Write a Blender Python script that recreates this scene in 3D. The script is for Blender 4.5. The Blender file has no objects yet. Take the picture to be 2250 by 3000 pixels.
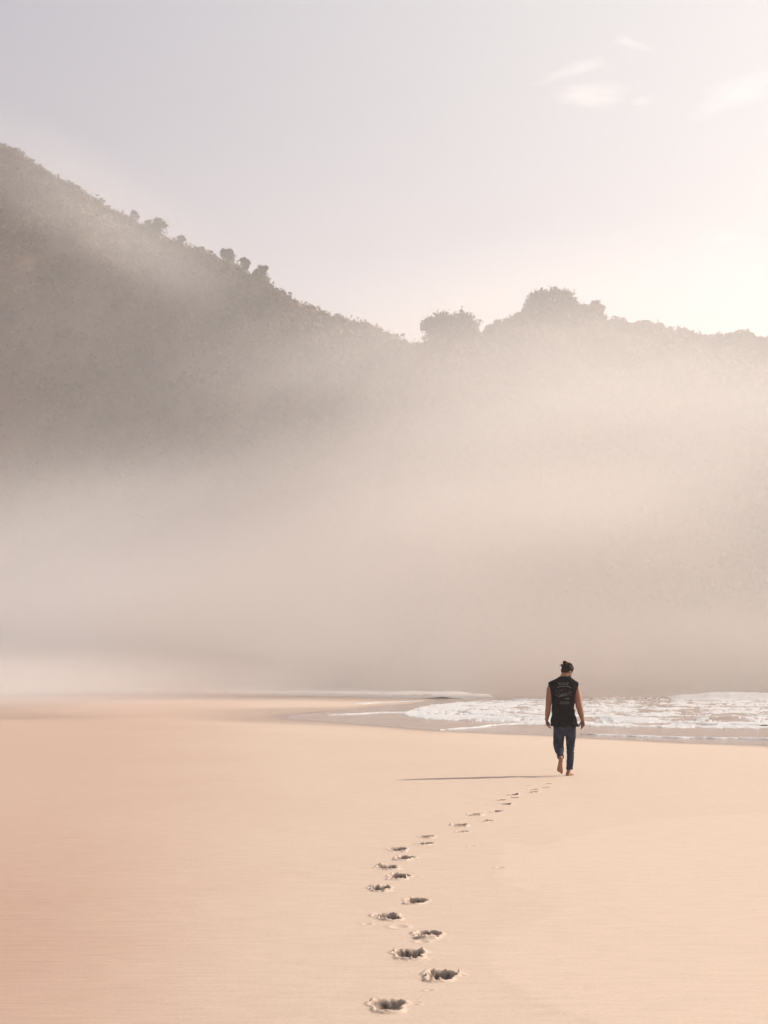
import bpy, bmesh, math, random
import numpy as np
from mathutils import Vector, Matrix, Euler, Quaternion
from mathutils.bvhtree import BVHTree

random.seed(7)
RNG = np.random.default_rng(7)
S = bpy.context.scene
COL = S.collection

# ------------------------------------------------------------------ camera
CAM_H = 1.6
F = 4800.0                      # focal length in photograph pixels (2250 x 3000)
PITCH = math.atan(470.0 / F)    # horizon lies 470 px below the middle
cam_d = bpy.data.cameras.new("camera")
cam = bpy.data.objects.new("camera", cam_d)
COL.objects.link(cam)
cam.location = (0, 0, CAM_H)
cam.rotation_euler = (math.pi / 2 + PITCH, 0, 0)
cam_d.sensor_fit = 'VERTICAL'
cam_d.sensor_height = 36.0
cam_d.sensor_width = 27.0
cam_d.lens = F / 3000.0 * 36.0
cam_d.clip_start = 0.1
cam_d.clip_end = 6000
S.camera = cam

# ------------------------------------------------------------------ light
SUN_EL = math.radians(32.0)
SUN_AZ = math.atan2(2.58, 1.0)          # clockwise from +Y
sun_dir = Vector((math.sin(SUN_AZ) * math.cos(SUN_EL), math.cos(SUN_AZ) * math.cos(SUN_EL), math.sin(SUN_EL)))
sl = bpy.data.lights.new("sun", 'SUN')
sl.energy = 5.0
sl.angle = math.radians(0.6)
sl.color = (1.0, 0.91, 0.83)
sun = bpy.data.objects.new("sun", sl)
COL.objects.link(sun)
sun.rotation_euler = (-sun_dir).to_track_quat('-Z', 'Y').to_euler()

W = bpy.data.worlds.new("World")
S.world = W
W.use_nodes = True
nt = W.node_tree
nt.nodes.clear()
def N(tree, t, **kw):
    n = tree.nodes.new(t)
    for k, v in kw.items():
        setattr(n, k, v)
    return n
def math_node(tree, op, a, b=None, c=None, clamp=False):
    n = tree.nodes.new('ShaderNodeMath'); n.operation = op; n.use_clamp = clamp
    for i, v in enumerate((a, b, c)):
        if v is None: continue
        if isinstance(v, (int, float)): n.inputs[i].default_value = v
        else: tree.links.new(v, n.inputs[i])
    return n.outputs[0]
out = N(nt, 'ShaderNodeOutputWorld')
bg = N(nt, 'ShaderNodeBackground')
sky = N(nt, 'ShaderNodeTexSky', sky_type='NISHITA')
sky.sun_disc = False
sky.sun_elevation = SUN_EL
sky.sun_rotation = SUN_AZ
sky.air_density = 1.0
sky.dust_density = 1.5
sky.ozone_density = 1.0
SKY_STRENGTH = 0.052
bg.inputs['Strength'].default_value = SKY_STRENGTH
tc = N(nt, 'ShaderNodeTexCoord')
# thin high veil of cloud over the whole sky, with a few brighter wisps
mp = N(nt, 'ShaderNodeMapping'); mp.inputs['Scale'].default_value = (2.2, 2.2, 6.0)
nt.links.new(tc.outputs['Generated'], mp.inputs['Vector'])
nz = N(nt, 'ShaderNodeTexNoise'); nz.inputs['Scale'].default_value = 1.3; nz.inputs['Detail'].default_value = 6; nz.inputs['Roughness'].default_value = 0.5
nt.links.new(mp.outputs[0], nz.inputs['Vector'])
mr = N(nt, 'ShaderNodeMapRange'); mr.inputs['From Min'].default_value = 0.3; mr.inputs['From Max'].default_value = 0.75
mr.inputs['To Min'].default_value = 0.955; mr.inputs['To Max'].default_value = 0.99
nt.links.new(nz.outputs[0], mr.inputs['Value'])
mixv = N(nt, 'ShaderNodeMix', data_type='RGBA')
VEIL = (2.85, 3.3, 4.4, 1)
# the veil is brighter towards the sun, where it scatters light forward
vd = N(nt, 'ShaderNodeVectorMath', operation='DOT_PRODUCT'); vd.inputs[1].default_value = sun_dir
nt.links.new(tc.outputs['Generated'], vd.inputs[0])
vr = N(nt, 'ShaderNodeMapRange', interpolation_type='SMOOTHSTEP'); vr.inputs['From Min'].default_value = 0.26; vr.inputs['From Max'].default_value = 0.74
nt.links.new(vd.outputs['Value'], vr.inputs['Value'])
vm_ = N(nt, 'ShaderNodeMix', data_type='RGBA'); vm_.inputs['A'].default_value = VEIL; vm_.inputs['B'].default_value = (5.6, 6.05, 6.55, 1)
nt.links.new(vr.outputs[0], vm_.inputs['Factor']); nt.links.new(vm_.outputs['Result'], mixv.inputs['B'])
nt.links.new(mr.outputs[0], mixv.inputs['Factor'])
nt.links.new(sky.outputs[0], mixv.inputs['A'])
def wisp(prev, px, py, sx, sy, rot, amt, seed):
    """a small bright cirrus wisp round one direction of the sky"""
    v = Vector(((px - 1125) / F, 1.0, (1500 - py) / F)); v.rotate(Euler((PITCH, 0, 0))); v.normalize()
    q = Matrix.Rotation(math.atan2(v.x, v.y), 3, 'Z')
    r = N(nt, 'ShaderNodeMapping'); r.vector_type = 'TEXTURE'
    r.inputs['Location'].default_value = v
    yaw = -math.atan2(v.x, v.y)
    r.inputs['Rotation'].default_value = (math.asin(v.z), rot, yaw)
    r.inputs['Scale'].default_value = (sx / F, 0.5, sy / F)
    nt.links.new(tc.outputs['Generated'], r.inputs['Vector'])
    n = N(nt, 'ShaderNodeTexNoise'); n.inputs['Scale'].default_value = 1.1; n.inputs['Detail'].default_value = 5
    n.noise_dimensions = '4D'; n.inputs['W'].default_value = seed
    nt.links.new(r.outputs[0], n.inputs['Vector'])
    ln = N(nt, 'ShaderNodeVectorMath', operation='LENGTH')
    nt.links.new(r.outputs[0], ln.inputs[0])
    a = math_node(nt, 'MULTIPLY_ADD', n.outputs[0], 2.6, -0.75)
    b = math_node(nt, 'SUBTRACT', a, ln.outputs['Value'])
    c = math_node(nt, 'MULTIPLY', b, 1.3, clamp=True)
    c2 = math_node(nt, 'SMOOTH_MIN', c, 1.0, 0.3)
    d = math_node(nt, 'MULTIPLY', c2, amt)
    m = N(nt, 'ShaderNodeMix', data_type='RGBA')
    m.inputs['B'].default_value = (10.5, 10.0, 9.6, 1)
    nt.links.new(d, m.inputs['Factor']); nt.links.new(prev, m.inputs['A'])
    return m.outputs['Result']
cur = mixv.outputs['Result']
cur = wisp(cur, 1715, 195, 240, 55, -0.22, 0.6, 1.0)
cur = wisp(cur, 1715, 280, 260, 70, 0.10, 0.6, 2.0)
cur = wisp(cur, 1860, 130, 90, 24, 0.35, 0.4, 3.0)
cur = wisp(cur, 1890, 300, 90, 24, -0.1, 0.4, 4.0)
cur = wisp(cur, 2180, 270, 260, 80, -0.28, 0.4, 5.0)
cur = wisp(cur, 2150, 700, 170, 50, 0.05, 0.3, 6.0)
nt.links.new(cur, bg.inputs['Color'])
nt.links.new(bg.outputs[0], out.inputs['Surface'])

S.view_settings.view_transform = 'Standard'
S.view_settings.look = 'None'
S.view_settings.exposure = 0.88
S.view_settings.gamma = 1.0
S.view_settings.use_curve_mapping = False
S.render.engine = 'CYCLES'
S.cycles.use_denoising = True
S.cycles.max_bounces = 12
S.cycles.volume_bounces = 6
S.cycles.volume_step_rate = 1.0
S.cycles.volume_max_steps = 256
S.cycles.sample_clamp_indirect = 6.0

# ------------------------------------------------------------------ helpers
def px(x, y, z=0.0):
    """point of the horizontal plane at height z that the photograph shows at pixel (x, y)"""
    d = Vector(((x - 1125) / F, 1.0, (1500 - y) / F)); d.rotate(Euler((PITCH, 0, 0)))
    t = (z - CAM_H) / d.z
    return Vector((d.x * t, d.y * t, z))
def at_dist(x, y, D):
    """point at ground distance D (along Y) seen at pixel (x, y)"""
    d = Vector(((x - 1125) / F, 1.0, (1500 - y) / F)); d.rotate(Euler((PITCH, 0, 0)))
    t = D / d.y
    return Vector((d.x * t, D, CAM_H + d.z * t))
def tag(o, label=None, cat=None, group=None, kind=None):
    if label: o['label'] = label
    if cat: o['category'] = cat
    if group: o['group'] = group
    if kind: o['kind'] = kind
    return o
def mesh_obj(name, verts, faces, mat, parent=None, smooth=True):
    me = bpy.data.meshes.new(name)
    verts = np.asarray(verts, dtype=np.float32)
    if isinstance(faces, np.ndarray):
        k = faces.shape[1]
        me.vertices.add(len(verts)); me.vertices.foreach_set('co', verts.ravel())
        me.loops.add(faces.size); me.loops.foreach_set('vertex_index', faces.ravel().astype(np.int32))
        me.polygons.add(len(faces))
        me.polygons.foreach_set('loop_start', np.arange(0, faces.size, k, dtype=np.int32))
        me.polygons.foreach_set('loop_total', np.full(len(faces), k, dtype=np.int32))
        me.update(calc_edges=True)
    else:
        me.from_pydata([tuple(v) for v in verts], [], faces)
        me.update()
    me.polygons.foreach_set('use_smooth', [smooth] * len(me.polygons))
    me.materials.append(mat)
    o = bpy.data.objects.new(name, me)
    COL.objects.link(o)
    if parent is not None: o.parent = parent
    return o
def attr(o, name, vals):
    a = o.data.attributes.new(name, 'FLOAT', 'POINT')
    a.data.foreach_set('value', np.asarray(vals, dtype=np.float32))
def smooth01(x):
    x = np.clip(x, 0, 1); return x * x * (3 - 2 * x)
def _hash(ix, iy, seed):
    h = (ix.astype(np.int64) * 374761393 + iy.astype(np.int64) * 668265263 + seed * 1442695041) & 0xffffffff
    h = ((h ^ (h >> 13)) * 1274126177) & 0xffffffff
    h = (h ^ (h >> 16)) & 0xffffffff
    return h.astype(np.float64) / 0xffffffff
def vnoise(x, y, seed=0):
    ix = np.floor(x); iy = np.floor(y); fx = x - ix; fy = y - iy
    fx = fx * fx * fx * (fx * (fx * 6 - 15) + 10); fy = fy * fy * fy * (fy * (fy * 6 - 15) + 10)
    a = _hash(ix, iy, seed); b = _hash(ix + 1, iy, seed); c = _hash(ix, iy + 1, seed); d = _hash(ix + 1, iy + 1, seed)
    return (a * (1 - fx) + b * fx) * (1 - fy) + (c * (1 - fx) + d * fx) * fy * 1.0
def fbm(x, y, octv=4, seed=0, gain=0.5):
    s = 0; a = 1; t = 0
    for i in range(octv):
        c, sn = math.cos(i * 1.1), math.sin(i * 1.1)
        s = s + a * (vnoise(x * c - y * sn + i * 17.3, x * sn + y * c, seed + i) - 0.5) * 2
        t += a; a *= gain; x = x * 2.03; y = y * 2.03
    return s / t
def sd_poly(X, Y, poly):
    """signed distance to polygon, negative inside"""
    P = np.array([(p[0], p[1]) for p in poly]); Q = np.roll(P, -1, axis=0)
    best = np.full(X.shape, 1e18); inside = np.zeros(X.shape, bool)
    for (ax, ay), (bx, by) in zip(P, Q):
        dx, dy = bx - ax, by - ay
        t = np.clip(((X - ax) * dx + (Y - ay) * dy) / (dx * dx + dy * dy + 1e-12), 0, 1)
        d2 = (X - ax - t * dx) ** 2 + (Y - ay - t * dy) ** 2
        best = np.minimum(best, d2)
        c = ((ay > Y) != (by > Y)) & (X < (bx - ax) * (Y - ay) / (by - ay + 1e-12) + ax)
        inside ^= c
    d = np.sqrt(best)
    return np.where(inside, -d, d)
def grid_faces(nr, nc):
    i = np.arange(nr * nc).reshape(nr, nc)
    return np.stack([i[:-1, :-1], i[:-1, 1:], i[1:, 1:], i[1:, :-1]], -1).reshape(-1, 4)

# ------------------------------------------------------------------ materials
def new_mat(name):
    m = bpy.data.materials.new(name); m.use_nodes = True
    t = m.node_tree; b = t.nodes['Principled BSDF']
    return m, t, b
def simple(name, col, rough=0.8, noise=0.0, scale=20, bump=0.0, bscale=60, bdist=0.01, spec=0.3, sheen=0.0):
    m, t, b = new_mat(name)
    b.inputs['Roughness'].default_value = rough
    b.inputs['Specular IOR Level'].default_value = spec
    b.inputs['Sheen Weight'].default_value = sheen
    tcn = N(t, 'ShaderNodeTexCoord')
    if noise:
        n = N(t, 'ShaderNodeTexNoise'); n.inputs['Scale'].default_value = scale; n.inputs['Detail'].default_value = 5
        t.links.new(tcn.outputs['Object'], n.inputs['Vector'])
        r = N(t, 'ShaderNodeValToRGB')
        r.color_ramp.elements[0].position = 0.3; r.color_ramp.elements[1].position = 0.7
        r.color_ramp.elements[0].color = tuple(c * (1 - noise) for c in col) + (1,)
        r.color_ramp.elements[1].color = tuple(min(1, c * (1 + noise)) for c in col) + (1,)
        t.links.new(n.outputs[0], r.inputs[0]); t.links.new(r.outputs[0], b.inputs['Base Color'])
    else:
        b.inputs['Base Color'].default_value = tuple(col) + (1,)
    if bump:
        n = N(t, 'ShaderNodeTexNoise'); n.inputs['Scale'].default_value = bscale; n.inputs['Detail'].default_value = 6
        t.links.new(tcn.outputs['Object'], n.inputs['Vector'])
        bp = N(t, 'ShaderNodeBump'); bp.inputs['Strength'].default_value = bump; bp.inputs['Distance'].default_value = bdist
        t.links.new(n.outputs[0], bp.inputs['Height']); t.links.new(bp.outputs[0], b.inputs['Normal'])
    return m

def sand_material():
    m, t, b = new_mat("sand")
    geo = N(t, 'ShaderNodeNewGeometry')
    def noise(scale, vec=(1, 1, 1), detail=4, rough=0.5):
        mpn = N(t, 'ShaderNodeMapping'); mpn.inputs['Scale'].default_value = vec
        t.links.new(geo.outputs['Position'], mpn.inputs['Vector'])
        n = N(t, 'ShaderNodeTexNoise'); n.inputs['Scale'].default_value = scale
        n.inputs['Detail'].default_value = detail; n.inputs['Roughness'].default_value = rough
        t.links.new(mpn.outputs[0], n.inputs['Vector'])
        return n.outputs[0]
    wet = N(t, 'ShaderNodeAttribute', attribute_name='wet').outputs['Fac']
    left_dim = N(t, 'ShaderNodeAttribute', attribute_name='left_dim').outputs['Fac']
    pale_tone = N(t, 'ShaderNodeAttribute', attribute_name='paler').outputs['Fac']  # pale tone of the swash lobes and of the right side
    big = noise(0.25, (1, 0.6, 1), 5, 0.6)
    fine = noise(260, (1, 1, 1), 3, 0.7)
    mid = noise(7, (0.5, 1.6, 1), 5, 0.65)
    def mix(fac, a, bcol):
        mx = N(t, 'ShaderNodeMix', data_type='RGBA')
        if isinstance(fac, (int, float)): mx.inputs['Factor'].default_value = fac
        else: t.links.new(fac, mx.inputs['Factor'])
        for k, v in (('A', a), ('B', bcol)):
            if isinstance(v, tuple): mx.inputs[k].default_value = v + (1,)
            else: t.links.new(v, mx.inputs[k])
        return mx.outputs['Result']
    c = mix(big, (0.445, 0.338, 0.260), (0.49, 0.374, 0.288))
    c = mix(math_node(t, 'MULTIPLY', pale_tone, 0.25), c, (0.585, 0.452, 0.348))
    c = mix(math_node(t, 'MULTIPLY', left_dim, 0.75), c, (0.36, 0.22, 0.16))  # painted dimming of the left side; its mask also strengthens the streaks
    grain = noise(75, (0.7, 1, 1), 2, 0.8)
    f1 = math_node(t, 'MULTIPLY', math_node(t, 'MULTIPLY_ADD', fine, 0.44, 0.78), math_node(t, 'MULTIPLY_ADD', grain, 0.36, 0.82))
    f2 = math_node(t, 'MULTIPLY_ADD', mid, 0.26, 0.87)
    vm = N(t, 'ShaderNodeVectorMath', operation='SCALE')
    t.links.new(c, vm.inputs[0]); t.links.new(math_node(t, 'MULTIPLY', f1, f2), vm.inputs['Scale'])
    c = mix(math_node(t, 'MULTIPLY', wet, 0.85), vm.outputs[0], (0.15, 0.098, 0.075))
    hollow_shade = N(t, 'ShaderNodeAttribute', attribute_name='hollow_shade').outputs['Fac']
    c = mix(math_node(t, 'MULTIPLY', hollow_shade, 0.9), c, (0.075, 0.052, 0.046))  # painted shade: darkens the sand colour inside the footprints
    t.links.new(c, b.inputs['Base Color'])
    r = math_node(t, 'MULTIPLY_ADD', wet, -0.55, 0.85)
    t.links.new(r, b.inputs['Roughness'])
    b.inputs['Specular IOR Level'].default_value = 0.25
    # grain and low wind streaks
    streak = noise(5.0, (0.18, 2.6, 1), 5, 0.6)
    h = math_node(t, 'MULTIPLY', streak, math_node(t, 'MULTIPLY_ADD', left_dim, 0.75, 0.16))
    bp = N(t, 'ShaderNodeBump'); bp.inputs['Strength'].default_value = 0.8; bp.inputs['Distance'].default_value = 0.02
    t.links.new(h, bp.inputs['Height'])
    bp2 = N(t, 'ShaderNodeBump'); bp2.inputs['Strength'].default_value = 0.35; bp2.inputs['Distance'].default_value = 0.003
    t.links.new(math_node(t, 'MULTIPLY', fine, math_node(t, 'MULTIPLY_ADD', wet, -1.0, 1.0)), bp2.inputs['Height'])
    t.links.new(bp.outputs[0], bp2.inputs['Normal'])
    t.links.new(bp2.outputs[0], b.inputs['Normal'])
    return m
M_SAND = sand_material()
M_WATER, t_, b_ = new_mat("shallow sea water")
b_.inputs['Base Color'].default_value = (0.26, 0.175, 0.135, 1)
b_.inputs['Roughness'].default_value = 0.08
b_.inputs['IOR'].default_value = 1.33
g_ = N(t_, 'ShaderNodeNewGeometry'); mp_ = N(t_, 'ShaderNodeMapping'); mp_.inputs['Scale'].default_value = (0.8, 1.5, 1)
t_.links.new(g_.outputs['Position'], mp_.inputs['Vector'])
n_ = N(t_, 'ShaderNodeTexNoise'); n_.inputs['Scale'].default_value = 1.6; n_.inputs['Detail'].default_value = 6; n_.inputs['Roughness'].default_value = 0.6
t_.links.new(mp_.outputs[0], n_.inputs['Vector'])
bp_ = N(t_, 'ShaderNodeBump'); bp_.inputs['Strength'].default_value = 0.5; bp_.inputs['Distance'].default_value = 0.06
t_.links.new(n_.outputs[0], bp_.inputs['Height']); t_.links.new(bp_.outputs[0], b_.inputs['Normal'])
M_FOAM = simple("sea foam", (0.47, 0.455, 0.44), 0.8, 0.10, 3, 0.15, 9, 0.03, 0.4)
M_HILL = simple("scrubby hillside", (0.13, 0.077, 0.043), 0.95, 0.5, 0.06, 0.8, 0.4, 0.8, 0.1)
M_SCRUB = simple("scrub leaves", (0.14, 0.092, 0.046), 0.85, 0.5, 0.12, 0, spec=0.2)
M_LEAF = simple("tree leaves", (0.08, 0.07, 0.035), 0.8, 0.35, 1.5, 0, spec=0.25)
M_BARK = simple("bark", (0.09, 0.065, 0.045), 0.95, 0.3, 8, 0.5, 20, 0.02)
M_SKIN = simple("tanned skin", (0.29, 0.135, 0.082), 0.5, 0.10, 14, 0.2, 120, 0.002, 0.4)
M_SHIRT = simple("washed black cotton", (0.006, 0.005, 0.007), 0.9, 0.25, 6, 0.4, 40, 0.004, 0.06, 0.0)
M_PRINT = simple("faded white shirt print", (0.13, 0.12, 0.115), 0.85, 0.35, 60)
M_JEAN = simple("dark blue denim", (0.028, 0.034, 0.054), 0.9, 0.5, 9, 0.5, 45, 0.006, 0.08, 0.0)
M_HAIR = simple("dark brown hair", (0.016, 0.007, 0.004), 0.75, 0.3, 40, 0.8, 120, 0.004, 0.15)
M_CORD = simple("dark cord", (0.03, 0.02, 0.02), 0.7)

# ------------------------------------------------------------------ sand, sea bed and the shore line
WZ = -0.12
shore_px = [(3600, 2262), (2900, 2222), (2250, 2184), (2050, 2177), (1900, 2169), (1780, 2164), (1650, 2156), (1500, 2150), (1400, 2145), (1300, 2141),
            (1250, 2136), (1150, 2128), (1050, 2120), (950, 2113), (880, 2107), (845, 2101), (880, 2093), (960, 2086),
            (1040, 2080), (1075, 2072), (1130, 2066), (1210, 2060), (1270, 2052), (1250, 2046), (1150, 2045), (1000, 2042),
            (850, 2037), (700, 2030), (640, 2022), (560, 2017), (480, 2014), (380, 2018), (300, 2024), (150, 2030), (0, 2033), (-500, 2036), (-1200, 2040)]
sea_poly = [px(x, y, WZ) for x, y in shore_px]
sea_poly = [Vector((60, 10, 0)), ] + sea_poly
sea_poly = [Vector((700, 10, 0)), Vector((60, 14, 0))] + sea_poly[1:] + [Vector((-600, 130, 0)), Vector((-600, 900, 0)), Vector((700, 900, 0))]

PRINTS = [  # x, y in the photograph, size, depth
    (1142, 2950, 1.0, 1.0), (1283, 2862, 1.0, 1.1), (1205, 2796, 1.05, 1.1), (1247, 2739, 1.0, 1.0), (1139, 2685, 1.0, 1.0),
    (1213, 2640, .95, .95), (1118, 2603, .95, .95), (1164, 2569, 1.0, 1.0), (1141, 2540, 1.0, 1.0), (1180, 2513, 1.0, .95),
    (1169, 2487, 1.0, .8), (1240, 2469, .9, .8), (1253, 2449, .9, .8), (1352, 2433, .8, .55), (1352, 2415, 1.0, 1.0),
    (1422, 2402, .75, .6), (1397, 2384, 1.0, 1.1), (1452, 2374, .85, .85), (1485, 2352, .85, .75), (1464, 2341, .8, .6),
    (1510, 2334, .8, .6), (1501, 2325, .85, .7), (1565, 2318, .85, .85), (1559, 2311, .75, .6), (1599, 2305, .75, .45),
    (1603, 2294, .7, .6), (1548, 2299, .5, .4)]
PW = []
for i, (a, b, s, d) in enumerate(PRINTS):
    w = px(a, b + 3); PW.append((w.x, w.y, s, d))
cx_y = [5.5] + [p[1] for p in PW[:-1]] + [28.0]
cx_x = [0.0] + [p[0] for p in PW[:-1]] + [2.6]
order = np.argsort(cx_y); cx_y = np.array(cx_y)[order]; cx_x = np.array(cx_x)[order]
def centre_line(y):
    # smoothed centre of the trail
    acc = 0
    for o_ in np.linspace(-1.6, 1.6, 9): acc = acc + np.interp(y + o_, cx_y, cx_x)
    return acc / 9

def build_sand():
    r0 = np.concatenate([-np.geomspace(400, 0.5, 24), np.linspace(0, 6.6, 24)])
    r1 = [6.8]
    while r1[-1] < 26.5:
        r1.append(r1[-1] + 0.0075 + max(0, r1[-1] - 8) * 0.0006)
    r1 = np.array(r1)
    r2 = [r1[-1] + 0.03]
    while r2[-1] < 420: r2.append(r2[-1] + max(0.05, (r2[-1] - 20) * 0.008))
    rows = np.concatenate([r0, r1, np.array(r2), [520, 800, 1300]])
    HALF = 0.78
    sc = np.linspace(-HALF, HALF, 196)
    left = -np.geomspace(900, 0.02, 84); right = np.geomspace(0.02, 900, 84)
    Y = np.repeat(rows[:, None], len(left) + len(sc) + len(right), 1)
    C = centre_line(rows)[:, None]
    off = np.concatenate([left - HALF, sc, right + HALF])[None, :]
    X = C + off
    # ---- heights
    Z = 0.018 * fbm(X * 0.12, Y * 0.10, 4, 3) + 0.004 * fbm(X * 1.3, Y * 1.9, 4, 5)
    fade = smooth01((60 - Y) / 40)
    Z *= 0.4 + 0.6 * fade
    sd = sd_poly(X, Y, sea_poly) + 1.2 * fbm(X * 0.06, Y * 0.06, 3, 9) * smooth01((Y - 50) / 60)
    land = WZ + np.clip(sd, 0, 6.5) * (-WZ / 6.5)
    Zs = np.where(sd > 0, land, WZ + np.clip(sd, -60, 0) * 0.022)
    Z = Z * smooth01(sd / 4) + Zs
    # faint swash lines left by earlier waves (a few millimetres high)
    paler = np.zeros_like(Z)
    for (poly, h) in (([(1470, 2470), (1440, 2585), (1560, 2610), (1690, 2650), (1560, 2700), (1450, 2745), (1425, 2790), (1440, 2850), (1530, 2920), (1700, 2985), (2100, 3120), (3600, 3300), (3600, 2400), (2200, 2400), (1700, 2480)], 0.0016),
                      ([(1460, 2560), (1700, 2530), (2300, 2500), (3000, 2480), (3000, 2350), (1900, 2400), (1560, 2480)], 0.002)):
        wp = [px(a, b) for a, b in poly]
        dd = sd_poly(X, Y, wp) + 0.10 * fbm(X * 1.1, Y * 0.8, 4, 21)
        near = smooth01((40 - Y) / 20)
        s_ = smooth01(-dd / 0.10 + 0.5) * near
        Z += h * s_ * np.exp(-np.clip(-dd, 0, 50) / 0.8)
        paler = np.maximum(paler, s_ * (0.35 + 0.65 * np.exp(-np.clip(-dd, 0, 99) / 2.5)))
    # ---- footprints
    owner = np.full(Z.shape, -1, int); ownd = np.full(Z.shape, 9.0)
    crumb = fbm(X * 17, Y * 11, 4, 31, 0.55); crumb2 = fbm(X * 48, Y * 34, 3, 41, 0.6)
    n = len(PW); print_shade = np.zeros_like(Z)      # shade of the hollows, painted into the prints' colour
    for i, (fx, fy, s, d) in enumerate(PW):
        # heading from neighbours
        j0, j1 = max(0, i - 2), min(n - 2, i + 2)
        ang = math.atan2(PW[j1][0] - PW[j0][0], max(0.4, PW[j1][1] - PW[j0][1]))
        rr = random.Random(i)
        ang = ang * 0.6 + rr.uniform(-0.12, 0.12) + (0.14 if i % 2 else -0.14)
        rsel = (rows > fy - 0.6) & (rows < fy + 0.6)
        xs, ys = X[rsel] - fx, Y[rsel] - fy
        u = (xs * math.sin(ang) + ys * math.cos(ang)) / s      # along the foot
        v = (xs * math.cos(ang) - ys * math.sin(ang)) / s
        cr, cr2 = crumb[rsel], crumb2[rsel]
        side = 1 if i % 2 else -1
        hw = 0.070 + 0.018 * smooth01((u + 0.05) / 0.12) - 0.012 * np.exp(-((u + 0.01) / 0.035) ** 2)
        L = 0.140
        q = ((np.abs(v - side * 0.012 * np.cos(u * 9)) / hw) ** 2.6 + (np.abs(u) / L) ** 3.2) ** (1 / 2.8)
        q = q * 1.06 + 0.17 * cr + 0.03 * cr2
        inside = smooth01((1.08 - q) / 0.42)
        floor = 0.026 - 0.016 * np.exp(-((u + 0.015) / 0.028) ** 2 - ((v + side * 0.03) / 0.05) ** 2) + 0.022 * smooth01((u - 0.02) / 0.08) + 0.020 * smooth01((-u - 0.05) / 0.06) + 0.020 * cr + 0.004 * cr2
        # toe push ridge and the pushed-up rim with crumbs
        rim = np.exp(-((q - 1.16) / 0.15) ** 2) * (q > 0.9)
        rimh = 0.013 * (0.35 + 0.9 * np.clip(cr + 0.35, 0, 1.2)) * (0.65 + 0.7 * smooth01((np.abs(u) - 0.06) / 0.08)) + 0.010 * np.clip(cr2, 0, 1)
        toes = 0
        for kt in range(5):
            tu = 0.128 - 0.008 * kt; tv = side * (-0.040 + 0.021 * kt)
            toes = toes + np.exp(-((u - tu) / 0.016) ** 2 - ((v - tv) / 0.009) ** 2)
        scat = np.exp(-np.clip(q - 1.1, 0, 9) / 0.32) * np.clip(cr * cr2 * 3 - 0.10, 0, 1) * 0.03 * (q > 1.0)
        ridge = 0.020 * np.exp(-((u - 0.045) / 0.018) ** 2) * inside * (rr.random() < 0.6)
        dz = (-0.92 * floor * inside + ridge + rimh * rim + scat - 0.022 * np.clip(toes, 0, 1)) * d * min(s, 1.0)
        rad = np.sqrt((u / 0.30) ** 2 + (v / 0.24) ** 2)
        dz *= smooth01((1.0 - rad) / 0.15)
        Zr = Z[rsel]; Zr += dz; Z[rsel] = Zr
        fw = print_shade[rsel]; np.maximum(fw, smooth01((inside + 0.12 * cr2 - 0.03) / 0.14) * (inside > 0.02) * (0.5 + 0.6 * smooth01((cr + 0.25) / 0.4)) * min(1, d + 0.15), out=fw); print_shade[rsel] = fw
        e = np.sqrt((u / 0.235) ** 2 + (v / 0.165) ** 2)
        o_, od = owner[rsel], ownd[rsel]
        take = (e < 1.0) & (e < od)
        o_[take] = i; od[take] = e[take]; owner[rsel] = o_; ownd[rsel] = od
    # small dents and crumbs scattered about the trail
    rr = random.Random(5)
    dents = [(px(a, b), w) for a, b, w in ((1611, 2255, .08), (1577, 2249, .06), (1707, 2261, .07), (1526, 2222, .07), (1745, 2252, .05), (1384, 2478, .05), (1424, 2356, .04), (1396, 2351, .04), (1465, 2543, .05), (1169, 2716, .07), (1237, 2760, .05), (1350, 2861, .03), (1258, 2905, .03), (1075, 2708, .04), (1088, 2544, .03), (1295, 2549, .03))]
    for k in range(70):
        p = PW[rr.randrange(0, 24)]
        dents.append((Vector((p[0] + rr.gauss(0, .3), p[1] + rr.gauss(0, .4), 0)), rr.uniform(.008, .018)))
    for p, w in dents:
        w *= 0.6
        rsel = (rows > p.y - 0.3) & (rows < p.y + 0.3)
        xs, ys = X[rsel] - p.x, Y[rsel] - p.y
        r_ = np.sqrt((xs / w) ** 2 + (ys / (w * 1.4)) ** 2)
        Zr = Z[rsel]; Zr += (-0.5 * np.exp(-r_ ** 2) + 0.35 * np.exp(-((r_ - 1.5) / 0.5) ** 2)) * min(w, 0.035) * 0.35; Z[rsel] = Zr
    wetn = smooth01(1.0 - sd / (0.9 + Y * 0.012)) * (0.1 + 0.9 * smooth01((110 - Y) / 50))
    lag = smooth01((sd_poly(X, Y, [px(a, b) for a, b in ((1300, 2140), (1100, 2123), (900, 2118), (700, 2112), (560, 2100), (545, 2086), (620, 2076), (800, 2070), (1000, 2066), (1200, 2055), (1300, 2060))]) / -4.0) + 0.4) * 0.42
    lag2 = smooth01((sd_poly(X, Y, [px(a, b) for a, b in ((-500, 2115), (200, 2108), (420, 2098), (520, 2092), (280, 2096), (150, 2086), (160, 2076), (280, 2062), (420, 2046), (200, 2050), (-500, 2055))]) / -5.0) + 0.4) * 0.35
    wet = np.maximum(np.maximum(wetn, lag * smooth01((Y - 30) / 10)), lag2 * smooth01((Y - 30) / 10))
    wet = np.clip(wet * (1 + 0.25 * fbm(X * 0.3, Y * 0.12, 4, 77)), 0, 1)
    left_dim = smooth01((-X + 0.3 - 0.035 * Y + 0.9 * fbm(X * 0.35, Y * 0.25, 4, 55)) / (1.6 + 0.11 * Y)) * (0.62 + 0.38 * smooth01((22 - Y) / 14))  # vignette-like falloff towards the left, painted into the sand colour
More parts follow.
